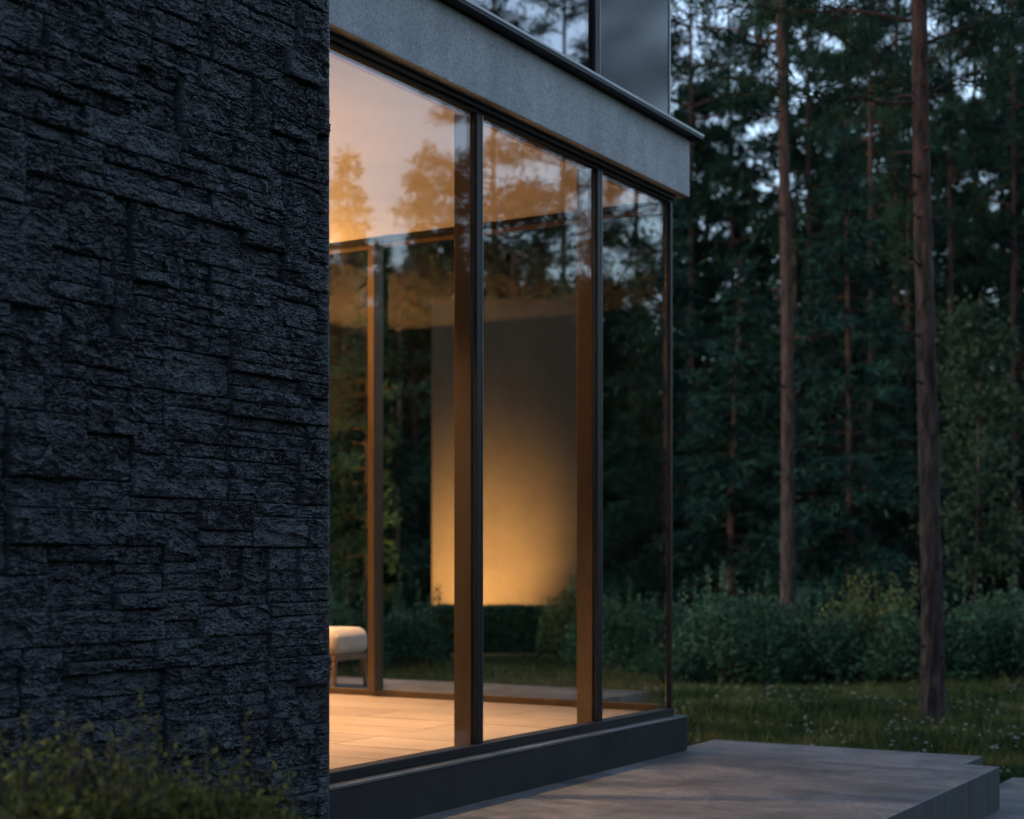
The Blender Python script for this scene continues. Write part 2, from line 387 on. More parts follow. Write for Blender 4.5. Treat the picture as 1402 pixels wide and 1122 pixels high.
# --- glass front
GT = 3.764; GB = .555
MU1 = u_at(651, 0); MU2 = u_at(816, 0)
win = boxes("front_window", [(US - .02, .0, -.035, .045, .5065, GB - .002)], "black_metal", house, .004)
boxes("head", [(US - .02, .0, -.045, .020, GT + .018, 3.8115), (US - .02, .0, -.020, .050, GT + .002, GT + .016)], "black_metal", win, .003)
boxes("head_liner", [(US - .02, -.03, .0515, .085, 3.766, 3.783)], "brass_metal", win, .003)
for mu in (MU1, MU2):
    mo = boxes("mullion", [(mu - .020, mu + .030, -.022, .0, GB, GT)], "black_metal", win, .004)
    boxes("inner_fin", [(mu - .024, mu + .024, .0125, .115, FZ + .002, CZ - .002)], "bronze_metal", mo, .003)
    boxes("cover_strip", [(mu + .0305, mu + .036, -.024, -.004, GB, GT)], "grey_metal", mo)
boxes("corner_post", [(-.034, -.002, -.028, .004, GB, GT)], "black_metal", win, .003)
boxes("post_trim", [(-.0015, .0035, -.020, .002, GB, GT)], "grey_metal", win)
for a, b in ((US - .015, MU1), (MU1 + .002, MU2), (MU2 + .002, -.036)):
    boxes("pane", [(a, b, .001, .011, GB - .01, GT + .01)], "glass", win)
# --- glass side (end of the room)
BV = u_at(516, 0)
def v_side(px):
    k = (px - 701.0) / FPX
    return (GX - k * GY) / (UY + k * UX)
VM = v_side(521)
sd_ = boxes("side_window", [(-.055, -.004, .05, 5.0, FZ + .002, FZ + .045)], "bronze_metal", house, .003)
boxes("head", [(-.055, -.004, .05, 5.0, CZ - .052, CZ - .002)], "black_metal", sd_, .003)
boxes("mullion", [(-.115, -.004, VM - .028, VM + .028, FZ + .046, CZ - .053)], "bronze_metal", sd_, .004)
boxes("mullion", [(-.115, -.004, 4.2, 4.256, FZ + .046, CZ - .053)], "bronze_metal", sd_, .004)
boxes("head_bead", [(-.050, -.008, .05, VM - .03, CZ - .078, CZ - .0525), (-.050, -.008, VM + .03, 4.198, CZ - .078, CZ - .0525)], "bronze_metal", sd_, .003)
for a, b in ((.052, VM - .03), (VM + .03, 4.198)):
    boxes("pane", [(-.034, -.026, a, b, FZ + .04, CZ - .045)], "glass_clear", sd_)
# --- upper storey
UM = u_at(812, 0)
up = boxes("upper_window", [(US - 1.5, .0, -.03, .05, 4.2125, 4.25)], "black_metal", house, .003)
mo = boxes("mullion", [(UM - .016, UM + .036, -.024, .0, 4.251, 7.4)], "black_metal", up, .004)
boxes("inner_fin", [(UM - .028, UM + .02, .0125, .12, 4.26, 7.4)], "bronze_metal", mo, .003)
boxes("cover_strip", [(UM + .0362, UM + .0425, -.026, -.005, 4.251, 7.4)], "grey_metal", mo)
boxes("pane", [(US - 1.5, UM + .01, .001, .011, 4.24, 7.4)], "glass_mirror", up)
boxes("panel", [(UM + .043, -.012, -.004, .03, 4.2515, 7.4)], "panel_blue", up)
boxes("edge_trim", [(-.0115, .003, -.010, .03, 4.2515, 7.4)], "grey_metal", up)
boxes("upper_room", [(US - 1.5, -.03, 2.2, 2.3, 4.22, 7.4), (-.03, -.0125, .032, 2.3, 4.22, 7.4)], "room_dark", house)
boxes("roof", [(UB, .3, -.4, 5.2, 7.62, 7.95)], "concrete", house, .01)

# --- lamps of the room
def spot(name, loc, target, watts, size, blend, color, parent=None, radius=.05):
    d = bpy.data.lights.new(name, 'SPOT'); d.energy = watts; d.spot_size = R(size); d.spot_blend = blend; d.color = color; d.shadow_soft_size = radius
    o = bpy.data.objects.new(name, d); COL.objects.link(o)
    o.location = loc; o.rotation_euler = (Vector(target) - Vector(loc)).to_track_quat('-Z', 'Y').to_euler()
    if parent: o.parent = parent
    return o
WARM = (1.0, .50, .15)
def lathe(prof, ns=32):
    r = np.array([p[0] for p in prof]); z = np.array([p[1] for p in prof]); th = np.linspace(0, 2 * np.pi, ns, endpoint=False)
    V = np.stack([r[:, None] * np.cos(th), r[:, None] * np.sin(th), np.repeat(z[:, None], ns, 1)], -1).reshape(-1, 3)
    i = np.arange(len(r) - 1)[:, None] * ns; j = np.arange(ns)[None, :]; j2 = (j + 1) % ns
    return V, np.stack([i + j, i + j2, i + ns + j2, i + ns + j], -1).reshape(-1, 4)
for (lu, lv, wt, tu, tv) in ((-1.9, 1.75, 130, .35, -.3), (-3.1, 1.5, 110, .9, -1.5), (-.6, 3.5, 170, .9, -.55)):
    V, F = lathe([(.075, 0), (.075, .012), (.055, .012), (.05, .03), (0.001, .03)])
    dl = link("downlight", npmesh("downlight", V, F, True), "black_metal", house); dl.location = (lu, lv, CZ - .013)
    spot("downlight_beam", (lu, lv, CZ - .03), (lu + tu, lv + tv, 0), wt, 66, 1.0, (1.0, .62, .32), house, .09)
for (lu, lv, wt) in ((-.9, 4.6, 190), (-2.6, 4.5, 160), (-3.2, 1.9, 16)):  # last one added, out of view, to brighten the ceiling near the glass
    fl = thing("floor_lamp", "slim black uplighter lamp standing deep inside the lit room" if lu > -2 else "slim black uplighter lamp in the far back corner of the lit room" if lv > 3 else "uplighter lamp added unseen behind the black stone wall to brighten the ceiling front", "floor lamp")
    x, y = world(lu, lv); fl.location = (x, y, FZ)
    V, F = lathe([(.001, 0), (.15, 0), (.15, .02), (.016, .03), (.016, 1.7), (.03, 1.72)]); link("stand", npmesh("stand", V, F, True), "black_metal", fl)
    V, F = lathe([(.03, 1.70), (.17, 1.78), (.175, 1.88), (.18, 1.88), (.175, 1.77), (.035, 1.69)]); link("lamp_shade", npmesh("lamp_shade", V, F, True), "black_metal", fl)
    d = bpy.data.lights.new("lamp_light", 'SPOT'); d.energy = wt; d.spot_size = R(150); d.spot_blend = .6; d.color = WARM; d.shadow_soft_size = .07
    lo = bpy.data.objects.new("lamp_light", d); COL.objects.link(lo); lo.location = (0, 0, 1.80); lo.rotation_euler = (R(180), 0, 0); lo.parent = fl

# ================================================================== STOOL on the terrace
sx_, sy_ = at(447, 12.15), 12.15
st = thing("stool", "cream upholstered wooden stool on the terrace behind the corner glass", "stool", (sx_, sy_, .50), R(59 + 4))
def cushion(name, sx, sy, z0, z1, material, parent, puff=.02):
    import bmesh
    bm = bmesh.new(); bmesh.ops.create_cube(bm, size=1)
    for vv in bm.verts: vv.co = Vector((vv.co.x * sx, vv.co.y * sy, (z0 + z1) / 2 + vv.co.z * (z1 - z0)))
    bmesh.ops.bevel(bm, geom=bm.edges[:], offset=min(.075, (z1 - z0) * .38), segments=6, profile=.5, affect='EDGES')
    for vv in bm.verts:
        q = (1 - min(1, (2 * vv.co.x / sx) ** 2)) * (1 - min(1, (2 * vv.co.y / sy) ** 2))
        if vv.co.z > z1 - .02: vv.co.z += puff * q
    for f in bm.faces: f.smooth = True
    me = bpy.data.meshes.new(name); bm.to_mesh(me); bm.free(); return link(name, me, material, parent)
cushion("cushion", .50, .50, .262, .465, "fabric_cream", st, .03)
boxes("apron", [(-.23, .23, -.23, -.205, .225, .268), (-.23, .23, .205, .23, .225, .268), (-.23, -.205, -.204, .204, .225, .268), (.205, .23, -.204, .204, .225, .268)], "wood", st, .004)
for a in (-1, 1):
    for b in (-1, 1):
        P = np.array([(a * .205, b * .205, .268), (a * .212, b * .212, .13), (a * .222, b * .222, 0)])
        V, F = tube(P, [.026, .023, .017], 10); link("leg", npmesh("leg", V, F, True), "wood", st)

# ================================================================== GARDEN WALL, the lamp added to make it glow, and the bench
WY = 26.5
wx0, wx1 = at(591, WY), at(797, WY)
gw = thing("garden_wall", "tall freestanding rendered garden wall glowing warm behind the clipped hedge", "wall", ((wx0 + wx1) / 2, WY, 0))
hw = (wx1 - wx0) / 2
boxes("wall_face", [(-hw, hw, 0, .28, 0, 5.9)], "wall_render", gw, .01)
boxes("capping", [(-hw - .03, hw + .03, -.03, .31, 5.902, 5.95)], "wall_render", gw, .006)
lx = at(657, WY)  # column of the unseen lamp added for the wall's amber glow
gl = thing("added_glow_spotlight", "unseen ground spotlight added behind the clipped hedge to make the garden wall glow", "spotlight", (lx, WY - 2.15, 0))
V, F = lathe([(.001, 0), (.07, 0), (.07, .03), (.05, .05), (.05, .16), (.06, .20), (.001, .20)]); link("housing", npmesh("housing", V, F, True), "black_metal", gl)
spot("added_glow_beam", (lx, WY - 2.15, .23), (lx, WY, 1.45), 1050, 76, 1.0, (1.0, .53, .17), None, .06)
bx = (at(592, 23.4) + at(752, 23.4)) / 2; bw = (at(752, 23.4) - at(592, 23.4)) / 2
be = thing("hedge_planter", "low clipped hedge in a dark trough on short legs before the glowing wall", "planter", (bx, 23.4, 0))
boxes("trough", [(-bw + .03, bw - .03, -.26, .26, .13, .26)], "black_metal", be, .008)
rs = np.random.RandomState(5); n_ = 30000; C = rs.uniform(-1, 1, (n_, 3)); ax = rs.randint(0, 3, n_); q = rs.rand(n_) < .7; C[np.arange(n_)[q], ax[q]] = np.sign(C[np.arange(n_)[q], ax[q]]) * rs.uniform(.88, 1.03, q.sum())
D_ = C * (np.abs(C) > .85) + rs.normal(0, .6, (n_, 3)); C = C * (bw, .30, .29) + (0, 0, .50); C[:, 2] += .025 * perlin(C[:, 0] * 5, C[:, 1] * 5, 3)
L = .055 * rs.uniform(.7, 1.3, n_); V, F = leaf_geo(C, D_, L, L * .55, rs, .18)
link("foliage", npmesh("foliage", V, F, False, {"tint": ('FACE', np.clip(rs.normal(.35, .25, n_) + .2 * perlin(C[:, 0] * 6, C[:, 2] * 9, 4), 0, 1))}), "hedge_green", be)
for px_, yy in ((612, -.2), (738, -.2), (612, .2), (738, .2)):
    V, F = tube(np.array([(at(px_, 23.4) - bx, yy, .13), (at(px_, 23.4) - bx, yy, 0)]), [.04, .03], 10); link("leg", npmesh("leg", V, F, True), "black_metal", be)

# ================================================================== SHRUBS
def shrub_geo(rs, rx, ry, h, nstem, lpers, leaf, sprigs=6, fill=2600, sprig_h=.35, flat=.25):
    C, Dd, Ls, stems = [], [], [], []
    lobes = [(rs.uniform(-.6, .6) * rx, rs.uniform(-.5, .5) * ry, rs.uniform(.55, 1.05)) for _ in range(8)]
    def top(x, y):
        t = 0
        for lx_, ly_, lh in lobes: t = max(t, lh * (1 - ((x - lx_) / (rx * .55)) ** 2 * .8 - ((y - ly_) / (ry * .7)) ** 2 * .8))
        return h * max(flat, t)
    for _ in range(nstem):
        a = rs.uniform(0, 2 * np.pi); r = math.sqrt(rs.rand()); ex, ey = rx * r * math.cos(a), ry * r * math.sin(a)
        b = np.array([ex * .35, ey * .35, 0]); e = np.array([ex, ey, top(ex, ey) * rs.uniform(.65, 1.06)])
        mid = (b + e) / 2 + np.array([rs.normal(0, .04), rs.normal(0, .04), h * .1])
        t = np.linspace(0, 1, 7)[:, None]; P = (1 - t) ** 2 * b + 2 * t * (1 - t) * mid + t ** 2 * e
        stems.append(tube(P, np.linspace(.009, .003, 7), 4))
        k = rs.randint(int(lpers * .7), int(lpers * 1.3)); tt = rs.uniform(.3, 1.02, k)[:, None]
        Q = (1 - tt) ** 2 * b + 2 * tt * (1 - tt) * mid + tt ** 2 * e + rs.normal(0, leaf * .9, (k, 3))
        C.append(Q); Dd.append(unit(e - b) * .5 + rs.normal(0, .7, (k, 3)) + np.array([0, 0, .25])); Ls.append(leaf * rs.uniform(.7, 1.25, k))
    for _ in range(sprigs):                       # upright shoots with leaf pairs
        a = rs.uniform(0, 2 * np.pi); r = math.sqrt(rs.rand()) * .85; ex, ey = rx * r * math.cos(a), ry * r * math.sin(a); z0 = top(ex, ey) * .8
        hh = sprig_h * rs.uniform(.5, 1.2); e = np.array([ex + rs.normal(0, .08), ey + rs.normal(0, .05), z0 + hh + h * .1]); b = np.array([ex, ey, z0 * .5])
        t = np.linspace(0, 1, 5)[:, None]; stems.append(tube(b + (e - b) * t, np.linspace(.006, .002, 5), 4))
        k = max(6, int(hh / leaf * 3.2)); tt = np.linspace(.35, 1.0, k)[:, None]; Q = b + (e - b) * tt
        an = rs.uniform(0, 2 * np.pi, k) + np.arange(k) * 2.4
        C.append(Q); Dd.append(np.stack([np.cos(an), np.sin(an), np.full(k, .75)], 1)); Ls.append(leaf * 1.15 * rs.uniform(.8, 1.2, k) * (1.1 - .45 * tt[:, 0]))
    x = rs.uniform(-1, 1, (fill, 2)); x = x[(x ** 2).sum(1) < 1]; zt = np.array([top(p[0] * rx, p[1] * ry) for p in x]); f = 1 - rs.rand(len(x)) ** 2.2 * .95
    C.append(np.stack([x[:, 0] * rx, x[:, 1] * ry, zt * f * .95], 1)); Dd.append(np.stack([x[:, 0], x[:, 1], np.full(len(x), .4)], 1) + rs.normal(0, .7, (len(x), 3))); Ls.append(leaf * rs.uniform(.7, 1.25, len(x)))
    C = np.concatenate(C); Dd = np.concatenate(Dd); Ls = np.concatenate(Ls); C[:, 2] = np.maximum(C[:, 2], .03)
    V, F = leaf_geo(C, Dd, Ls, Ls * .52, rs, .18)
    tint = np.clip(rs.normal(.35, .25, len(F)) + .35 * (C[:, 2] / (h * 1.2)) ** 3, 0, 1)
    return V, F, tint, join(stems)
def shrub(name, label, cat, x, y, material, seed, rx, ry, h, nstem, lpers, leaf, group=None, **kw):
    rs = np.random.RandomState(seed); t = thing(name, label, cat, (x, y, 0), 0, group)
    V, F, tint, (sv, sf) = shrub_geo(rs, rx, ry, h, nstem, lpers, leaf, **kw)
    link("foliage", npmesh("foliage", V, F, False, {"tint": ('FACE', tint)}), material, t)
    link("stems", npmesh("stems", sv, sf), "bark", t); return t
HG = "bushes along the edge of the wood"
for k, (px, Y, rx, ry, h, mt_, sp, lab) in enumerate((
    (985, 18.6, 1.05, .75, 1.10, "hedge_green", 9, "bluish green leafy bush right beside the glass corner of the house"),
    (1120, 18.9, .85, .7, .98, "hedge_green", 8, "low dark green bush in front of the slender bare pine trunk"),
    (1195, 19.6, .80, .65, 1.18, "hedge_yellow", 16, "yellow tipped bush with tall upright shoots between two trunks"),
    (1268, 18.3, .70, .6, .92, "hedge_green", 6, "dark bush right behind the thick foreground pine trunk"),
    (1370, 18.8, .95, .75, 1.04, "hedge_green", 10, "rightmost green bush past the thick pine trunk"),
    (868, 20.6, .95, .7, 1.15, "hedge_green", 8, "dark green bush seen through the narrow corner pane"),
    (1045, 21.5, 1.1, .6, 1.05, "hedge_green", 6, "shadowy bush in the second row behind the bluish green bush"),
    (1420, 21.8, 1.2, .6, 1.1, "hedge_green", 6, "shadowy second row bush at the far right edge"),
    (552, 21.6, .58, .6, 1.12, "hedge_green", 9, "leafy bush seen through the glass just left of the glowing wall"),
    (470, 20.6, .62, .6, .98, "hedge_green", 7, "leafy bush seen through the glass above the cream stool"),
    (430, 22.4, .95, .6, 1.25, "hedge_green", 6, "taller bush behind the stool near the stone wall's edge"),
    (775, 22.4, .42, .5, 1.2, "hedge_yellow", 10, "thin yellowish bush beside the right end of the clipped hedge"))):
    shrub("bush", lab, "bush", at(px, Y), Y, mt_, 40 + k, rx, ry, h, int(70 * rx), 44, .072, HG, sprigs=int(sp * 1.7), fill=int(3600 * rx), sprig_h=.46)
# the bushes mirrored in the front glass stand to the right of the frame
MR = "bushes mirrored in the glass front"
def mirror(px, Yv):
    u_, v_ = local(at(px, Yv), Yv); return world(u_, -v_)
for k, (px, Yv, r_, h) in enumerate(((480, 22, 1.1, 1.2), (600, 21, 1.2, 1.1), (735, 21, 1.2, 1.15), (860, 20, 1.2, 1.25), (960, 21, 1.2, 1.1))):
    x, y = mirror(px, Yv)
    shrub("bush", ("broad bush mirrored beside the stool", "broad bush mirrored low in the first pane", "broad bush mirrored low in the middle pane", "tall bush mirrored low in the corner pane", "bush mirrored past the glass corner")[k], "bush", x, y, "hedge_green", 90 + k, r_, .9, h, 60, 44, .07, MR, sprigs=7, fill=3200)
# foreground shrubs
for k, (px, Y, rx, ry, h, sp, sh, lab) in enumerate((
    (10, 3.75, .42, .28, 1.14, 26, .20, "olive green shrub out of focus in the lower left corner"),
    (165, 3.9, .38, .25, 1.10, 22, .22, "olive shrub with tall yellowish shoots before the black stone wall"),
    (295, 4.3, .28, .2, .94, 12, .20, "smaller olive shrub with loose shoots before the stone wall"),
    (450, 5.9, .30, .2, .40, 7, .10, "lowest olive shrub at the foot of the stone wall's end"))):
    shrub("shrub", lab, "shrub", at(px, Y), Y, "shrub_olive", 140 + k, rx, ry, h, int(360 * rx), 56, .026, "olive shrubs before the stone wall", sprigs=sp, fill=int(26000 * rx), sprig_h=sh, flat=.84 if Y < 5 else .25)

# ================================================================== TREES
def trunk_geo(h, r0, r1, lean, rs, ns=14, nz=60, rough=.05, flare=.35, stubs=0, z_stub=(.5, 6)):
    z = np.linspace(0, h, nz); t = z / h; r = (r0 + (r1 - r0) * t) * (1 + flare * np.exp(-z / .28))
    bend = .05 * np.sin(z * .55 + rs.uniform(0, 6)) * (r0 / .1) * .5
    P = np.stack([lean[0] * t + bend - bend[0], lean[1] * t, z], 1)
    th = np.linspace(0, 1, ns, endpoint=False)
    A, B = np.meshgrid(z, th, indexing='ij'); wob = rough * (fbm(B * 9, A * 3.2, 5, 3) + .5 * perlin(B * 22, A * 9, 8)) * (1 - B * 0)
    wob[:, -1] = (wob[:, -2] + wob[:, 0]) / 2
    parts = [tube(P, r, ns, wob)]
    for _ in range(stubs):                        # dead branch stubs in whorls
        zz = rs.uniform(*z_stub); i = min(nz - 2, int(zz / h * nz)); a = rs.uniform(0, 2 * np.pi); L = rs.uniform(.05, .28)
        d = np.array([math.cos(a), math.sin(a), rs.uniform(-.1, .4)]); b = P[i] + d * r[i] * .7
        parts.append(tube(np.array([b, b + d * L * .5, b + d * L]), [.018, .013, .006], 6))
    return parts, P, r
def limb(b, a, L, rise, sag, r, n=8):
    t = np.linspace(0, 1, n); d = np.array([math.cos(a), math.sin(a), 0])
    P = b + d * (L * t)[:, None]; P[:, 2] += L * (rise * t - sag * t * t); return P, np.linspace(r, r * .25, n)
def needles_on(P, rs, dens, spread, L, out):
    seg = P[-1] - P[0]; n_ = max(3, int(np.linalg.norm(seg) * dens)); t = rs.uniform(.25, 1.03, n_); i = np.clip((t * (len(P) - 1)).astype(int), 0, len(P) - 2)
    C = P[i] + (P[i + 1] - P[i]) * (t * (len(P) - 1) - i)[:, None] + rs.normal(0, spread, (n_, 3)); D_ = unit(seg) + rs.normal(0, .75, (n_, 3)); out.append((C, D_, L * rs.uniform(.7, 1.3, n_)))
def spruce_geo(seed, h, base, rad, nl=90, dens=42, L=.17, trunk_r=.1):
    rs = np.random.RandomState(seed); parts, P, r = trunk_geo(h, trunk_r, .012, (rs.normal(0, .1), rs.normal(0, .1)), rs, 10, 40); out = []
    for q in range(nl):
        t = base + (1 - base) * ((q + rs.rand()) / nl) ** .92; z = t * h; i = min(39, int(t * 39)); tt = (t - base) / (1 - base)
        Lb = rad * (1 - tt) ** .95 * rs.uniform(.55, 1.12) + .07; a = rs.uniform(0, 2 * np.pi)
        lp, lr = limb(P[i], a, Lb, rs.uniform(-.1, .3), rs.uniform(.25, .5), .02 + .012 * (1 - tt)); parts.append(tube(lp, lr, 4))
        needles_on(lp, rs, dens, .05, L, out)
        for s in np.linspace(.25, .95, max(3, int(Lb * 5))):
            j = int(s * 7); b = lp[min(j, 6)]
            for sg in (-1, 1):
                tp, _ = limb(b, a + sg * rs.uniform(.6, 1.1), Lb * .38 * (1.1 - s) + .05 + .09 * (1 - tt), rs.uniform(-.2, .15), .3, .006, 5); needles_on(tp, rs, dens, .045, L, out)
    return parts, out, rs
def pine_geo(seed, h, base, rad, nl=34, per=46, L=.2, trunk_r=.11, stubs=10):
    rs = np.random.RandomState(seed); parts, P, r = trunk_geo(h, trunk_r, .03, (rs.normal(0, .2), rs.normal(0, .2)), rs, 12, 60, stubs=stubs, z_stub=(1.5, h * base)); out = []
    for q in range(nl):
        t = base + (1 - base) * (q + rs.rand()) / nl; i = min(59, int(t * 59)); tt = (t - base) / (1 - base)
        Lb = rad * (1 - .75 * tt ** 1.5) * rs.uniform(.4, 1.1) * (.55 + min(.45, tt * 2)); a = rs.uniform(0, 2 * np.pi)
        lp, lr = limb(P[i], a, Lb, rs.uniform(.0, .5), rs.uniform(.05, .35), .035 * (1 - .6 * tt) + .008); parts.append(tube(lp, lr, 5))
        for s in np.linspace(.4, 1.0, max(2, int(Lb * 3.0))):
            b = lp[min(7, int(s * 7))]
            for _ in range(2):
                tp, tr = limb(b, a + rs.normal(0, .8), rs.uniform(.25, .65), rs.uniform(0, .6), .1, .008, 4); parts.append(tube(tp, tr, 3))
                n_ = int(per * rs.uniform(.5, 1.2)); t2 = rs.uniform(.35, 1.05, n_)[:, None]
                C = tp[0] + (tp[-1] - tp[0]) * t2 + rs.normal(0, .10, (n_, 3)); D_ = rs.normal(0, 1, (n_, 3)) + unit(tp[-1] - tp[0]) * .6 + np.array([0, 0, .25]); out.append((C, D_, L * rs.uniform(.6, 1.25, n_)))
    return parts, out, rs
def crown_mesh(out, rs, wid=.16, name="crown"):
    C = np.concatenate([o[0] for o in out]); D_ = np.concatenate([o[1] for o in out]); L = np.concatenate([o[2] for o in out])
    V, F = leaf_geo(C, D_, L, L * wid, rs, .1)
    cl = fbm(C[:, 0] * 1.9 + C[:, 1] * 1.3, C[:, 2] * 2.2 - C[:, 1], 3, 2)
    return V, F, np.clip(.38 + .75 * cl + rs.normal(0, .16, len(F)), 0, 1)
VAR = {}
def variant(key, kind, **kw):
    wid = kw.pop("wid", .18); parts, out, rs = (spruce_geo if kind == "s" else pine_geo)(**kw)
    tv, tf = join(parts); cv, cf, ct = crown_mesh(out, rs, wid)
    VAR[key] = (npmesh("trunk", tv, tf, True), npmesh("crown", cv, cf, False, {"tint": ('FACE', ct)}), tv, tf, cv, cf, ct)
variant("spruce_a", "s", seed=11, h=9.5, base=.06, rad=1.9, nl=120, dens=40, L=.20)
variant("spruce_b", "s", seed=12, h=9.0, base=.10, rad=1.5, nl=105, dens=40, L=.20)
variant("pine_a", "p", seed=21, h=17.0, base=.40, rad=2.6, nl=48, per=54, L=.22)
variant("pine_b", "p", seed=22, h=18.0, base=.30, rad=2.2, nl=50, per=52, L=.22)
variant("pine_c", "p", seed=23, h=16.0, base=.52, rad=2.4, nl=40, per=54, L=.22)
variant("young_pine", "p", seed=24, h=8.0, base=.12, rad=1.5, nl=54, per=62, L=.18, trunk_r=.08, stubs=0)
def tree(key, label, x, y, rz, s=(1, 1), cat="pine tree", group=None, needle="needles", name="pine_tree"):
    t = thing(name, label, cat, (x, y, 0), rz, group); t.scale = (s[0], s[0], s[1])
    for nm, me, mm in (("trunk", VAR[key][0], "bark"), ("crown", VAR[key][1], needle)):
        o = bpy.data.objects.new(nm, me); COL.objects.link(o); o.parent = t
        if not me.materials: me.materials.append(M[mm])
    return t
PG = "pines at the edge of the wood"
# the two big pines in front: own trunks, first limbs within the frame
def big_pine(label, x, y, h, r0, r1, lean, seed, limbs, crown0, nz, stubs):
    rs = np.random.RandomState(seed); t = thing("pine_tree", label, "pine tree", (x, y, 0), 0, PG)
    parts, P, r = trunk_geo(h, r0, r1, lean, rs, 40, nz, .07, .30, stubs * 2, (.5, h * .6)); out = []
    for (z, a, L, rise, sag, rr) in limbs + [(rs.uniform(crown0, h * .98), rs.uniform(0, 6.28), rs.uniform(1.0, 2.6), rs.uniform(0, .5), .2, .03) for _ in range(34)]:
        i = min(nz - 2, int(z / h * nz)); lp, lr = limb(P[i], a, L, rise, sag, rr, 10)
        lp[1:, :] += np.cumsum(rs.normal(0, .018 * L / 2, (9, 3)), 0); parts.append(tube(lp, lr, 7))
        for s in np.linspace(.45, 1.0, max(3, int(L * 4))):
            b = lp[min(9, int(s * 9))]
            for _ in range(2):
                tp, tr = limb(b, a + rs.normal(0, .8), rs.uniform(.25, .6), rs.uniform(-.1, .6), .1, .009, 4); parts.append(tube(tp, tr, 4))
                n_ = int(60 * rs.uniform(.5, 1.2)); t2 = rs.uniform(.3, 1.05, n_)[:, None]
                out.append((tp[0] + (tp[-1] - tp[0]) * t2 + rs.normal(0, .08, (n_, 3)), rs.normal(0, 1, (n_, 3)) + unit(tp[-1] - tp[0]) * .7, .16 * rs.uniform(.6, 1.25, n_)))
    tv, tf = join(parts); link("trunk", npmesh("trunk", tv, tf, True), "bark", t)
    cv, cf, ct = crown_mesh(out, rs, .12); link("crown", npmesh("crown", cv, cf, False, {"tint": ('FACE', ct)}), "needles", t); return t
yB = 14.4
big_pine("thick rough barked pine trunk standing nearest in the grass", at(1278, yB), yB, 15.5, .104, .026, (-.16, .1), 5,
         [(zat(140, yB), R(184), 1.05, .02, -.02, .020), (zat(62, yB), R(12), .9, .5, .1, .016), (zat(135, yB), R(8), .55, .75, .25, .018), (zat(30, yB), R(170), 1.2, .3, .2, .02)], 6.9, 420, 26)
yA = 21.0
big_pine("slender reddish pine trunk rising behind the bushes", at(1078, yA), yA, 17.0, .100, .022, (-.16, .1), 6,
         [(zat(60, yA), R(175), 1.7, .35, .15, .02), (zat(20, yA), R(20), 1.6, .3, .2, .02), (zat(110, yA), R(160), 1.2, .2, .1, .016)], 8.6, 420, 12)
for k, (key, px, Y, sc, lab) in enumerate((
    ("pine_c", 1187, 27.5, (.62, 1.0), "pale grey slender trunk between the two nearest pines"),
    ("pine_a", 1226, 30.0, (.80, 1.0), "thin reddish pine just left of the thick trunk"),
    ("pine_c", 951, 34.0, (.85, 1.05), "thin pine nearest the glass corner with reddish middle"),
    ("pine_b", 1114, 36.0, (.75, .95), "thin dark pine just right of the slender reddish trunk"),
    ("pine_c", 1297, 31.0, (.62, 1.0), "thinnest pale pine just right of the thick trunk"),
    ("pine_a", 1334, 38.0, (.85, 1.05), "dark thin pine in the gap of sky at upper right"),
    ("pine_c", 1391, 33.0, (.75, .95), "dark pine at the right edge of the picture"),
    ("pine_b", 1160, 40.0, (.85, 1.1), "far pine whose crown fills the middle between the near trunks"),
    ("pine_b", 1010, 42.0, (.9, 1.0), "far pine behind the patch of pale sky by the corner"),
    ("pine_c", 468, 32.0, (.6, .9), "trunk seen through the glass left of the inner bronze post"),
    ("pine_a", 547, 31.0, (.6, .9), "dark trunk seen through the glass right of the inner bronze post"),
    ("pine_a", 705, 31.0, (.8, .95), "trunk seen through the middle pane behind the glowing wall"))):
    tree(key, lab, at(px, Y), Y, k * 1.37, sc, group=PG)
SG = "spruces under the pines"
for k, (key, px, Y, sc, lab) in enumerate((
    ("spruce_a", 1000, 27.0, (1.0, .72), "blue green spruce beside the glass corner behind the bushes"),
    ("spruce_b", 1085, 30.0, (1.1, .95), "dark spruce behind the slender reddish trunk"),
    ("spruce_a", 1165, 25.6, (1.0, .92), "dense dark spruce filling the gap between the two near trunks"),
    ("spruce_b", 1243, 28.5, (1.1, 1.0), "dark spruce left behind the thick trunk"),
    ("spruce_a", 1400, 34.0, (1.2, 1.15), "tall dark spruce at the right edge"),
    ("spruce_a", 915, 30.0, (1.1, 1.0), "dark spruce seen through the corner pane"),
    ("spruce_b", 505, 29.0, (1.0, 1.0), "dark spruce seen through the glass above the stool"),
    ("spruce_a", 640, 33.0, (1.1, 1.05), "dark spruce behind the glowing garden wall"))):
    tree(key, lab, at(px, Y), Y, 2.1 * k, sc, "spruce", SG, "needles_blue" if k % 2 == 0 else "needles", "spruce_tree")
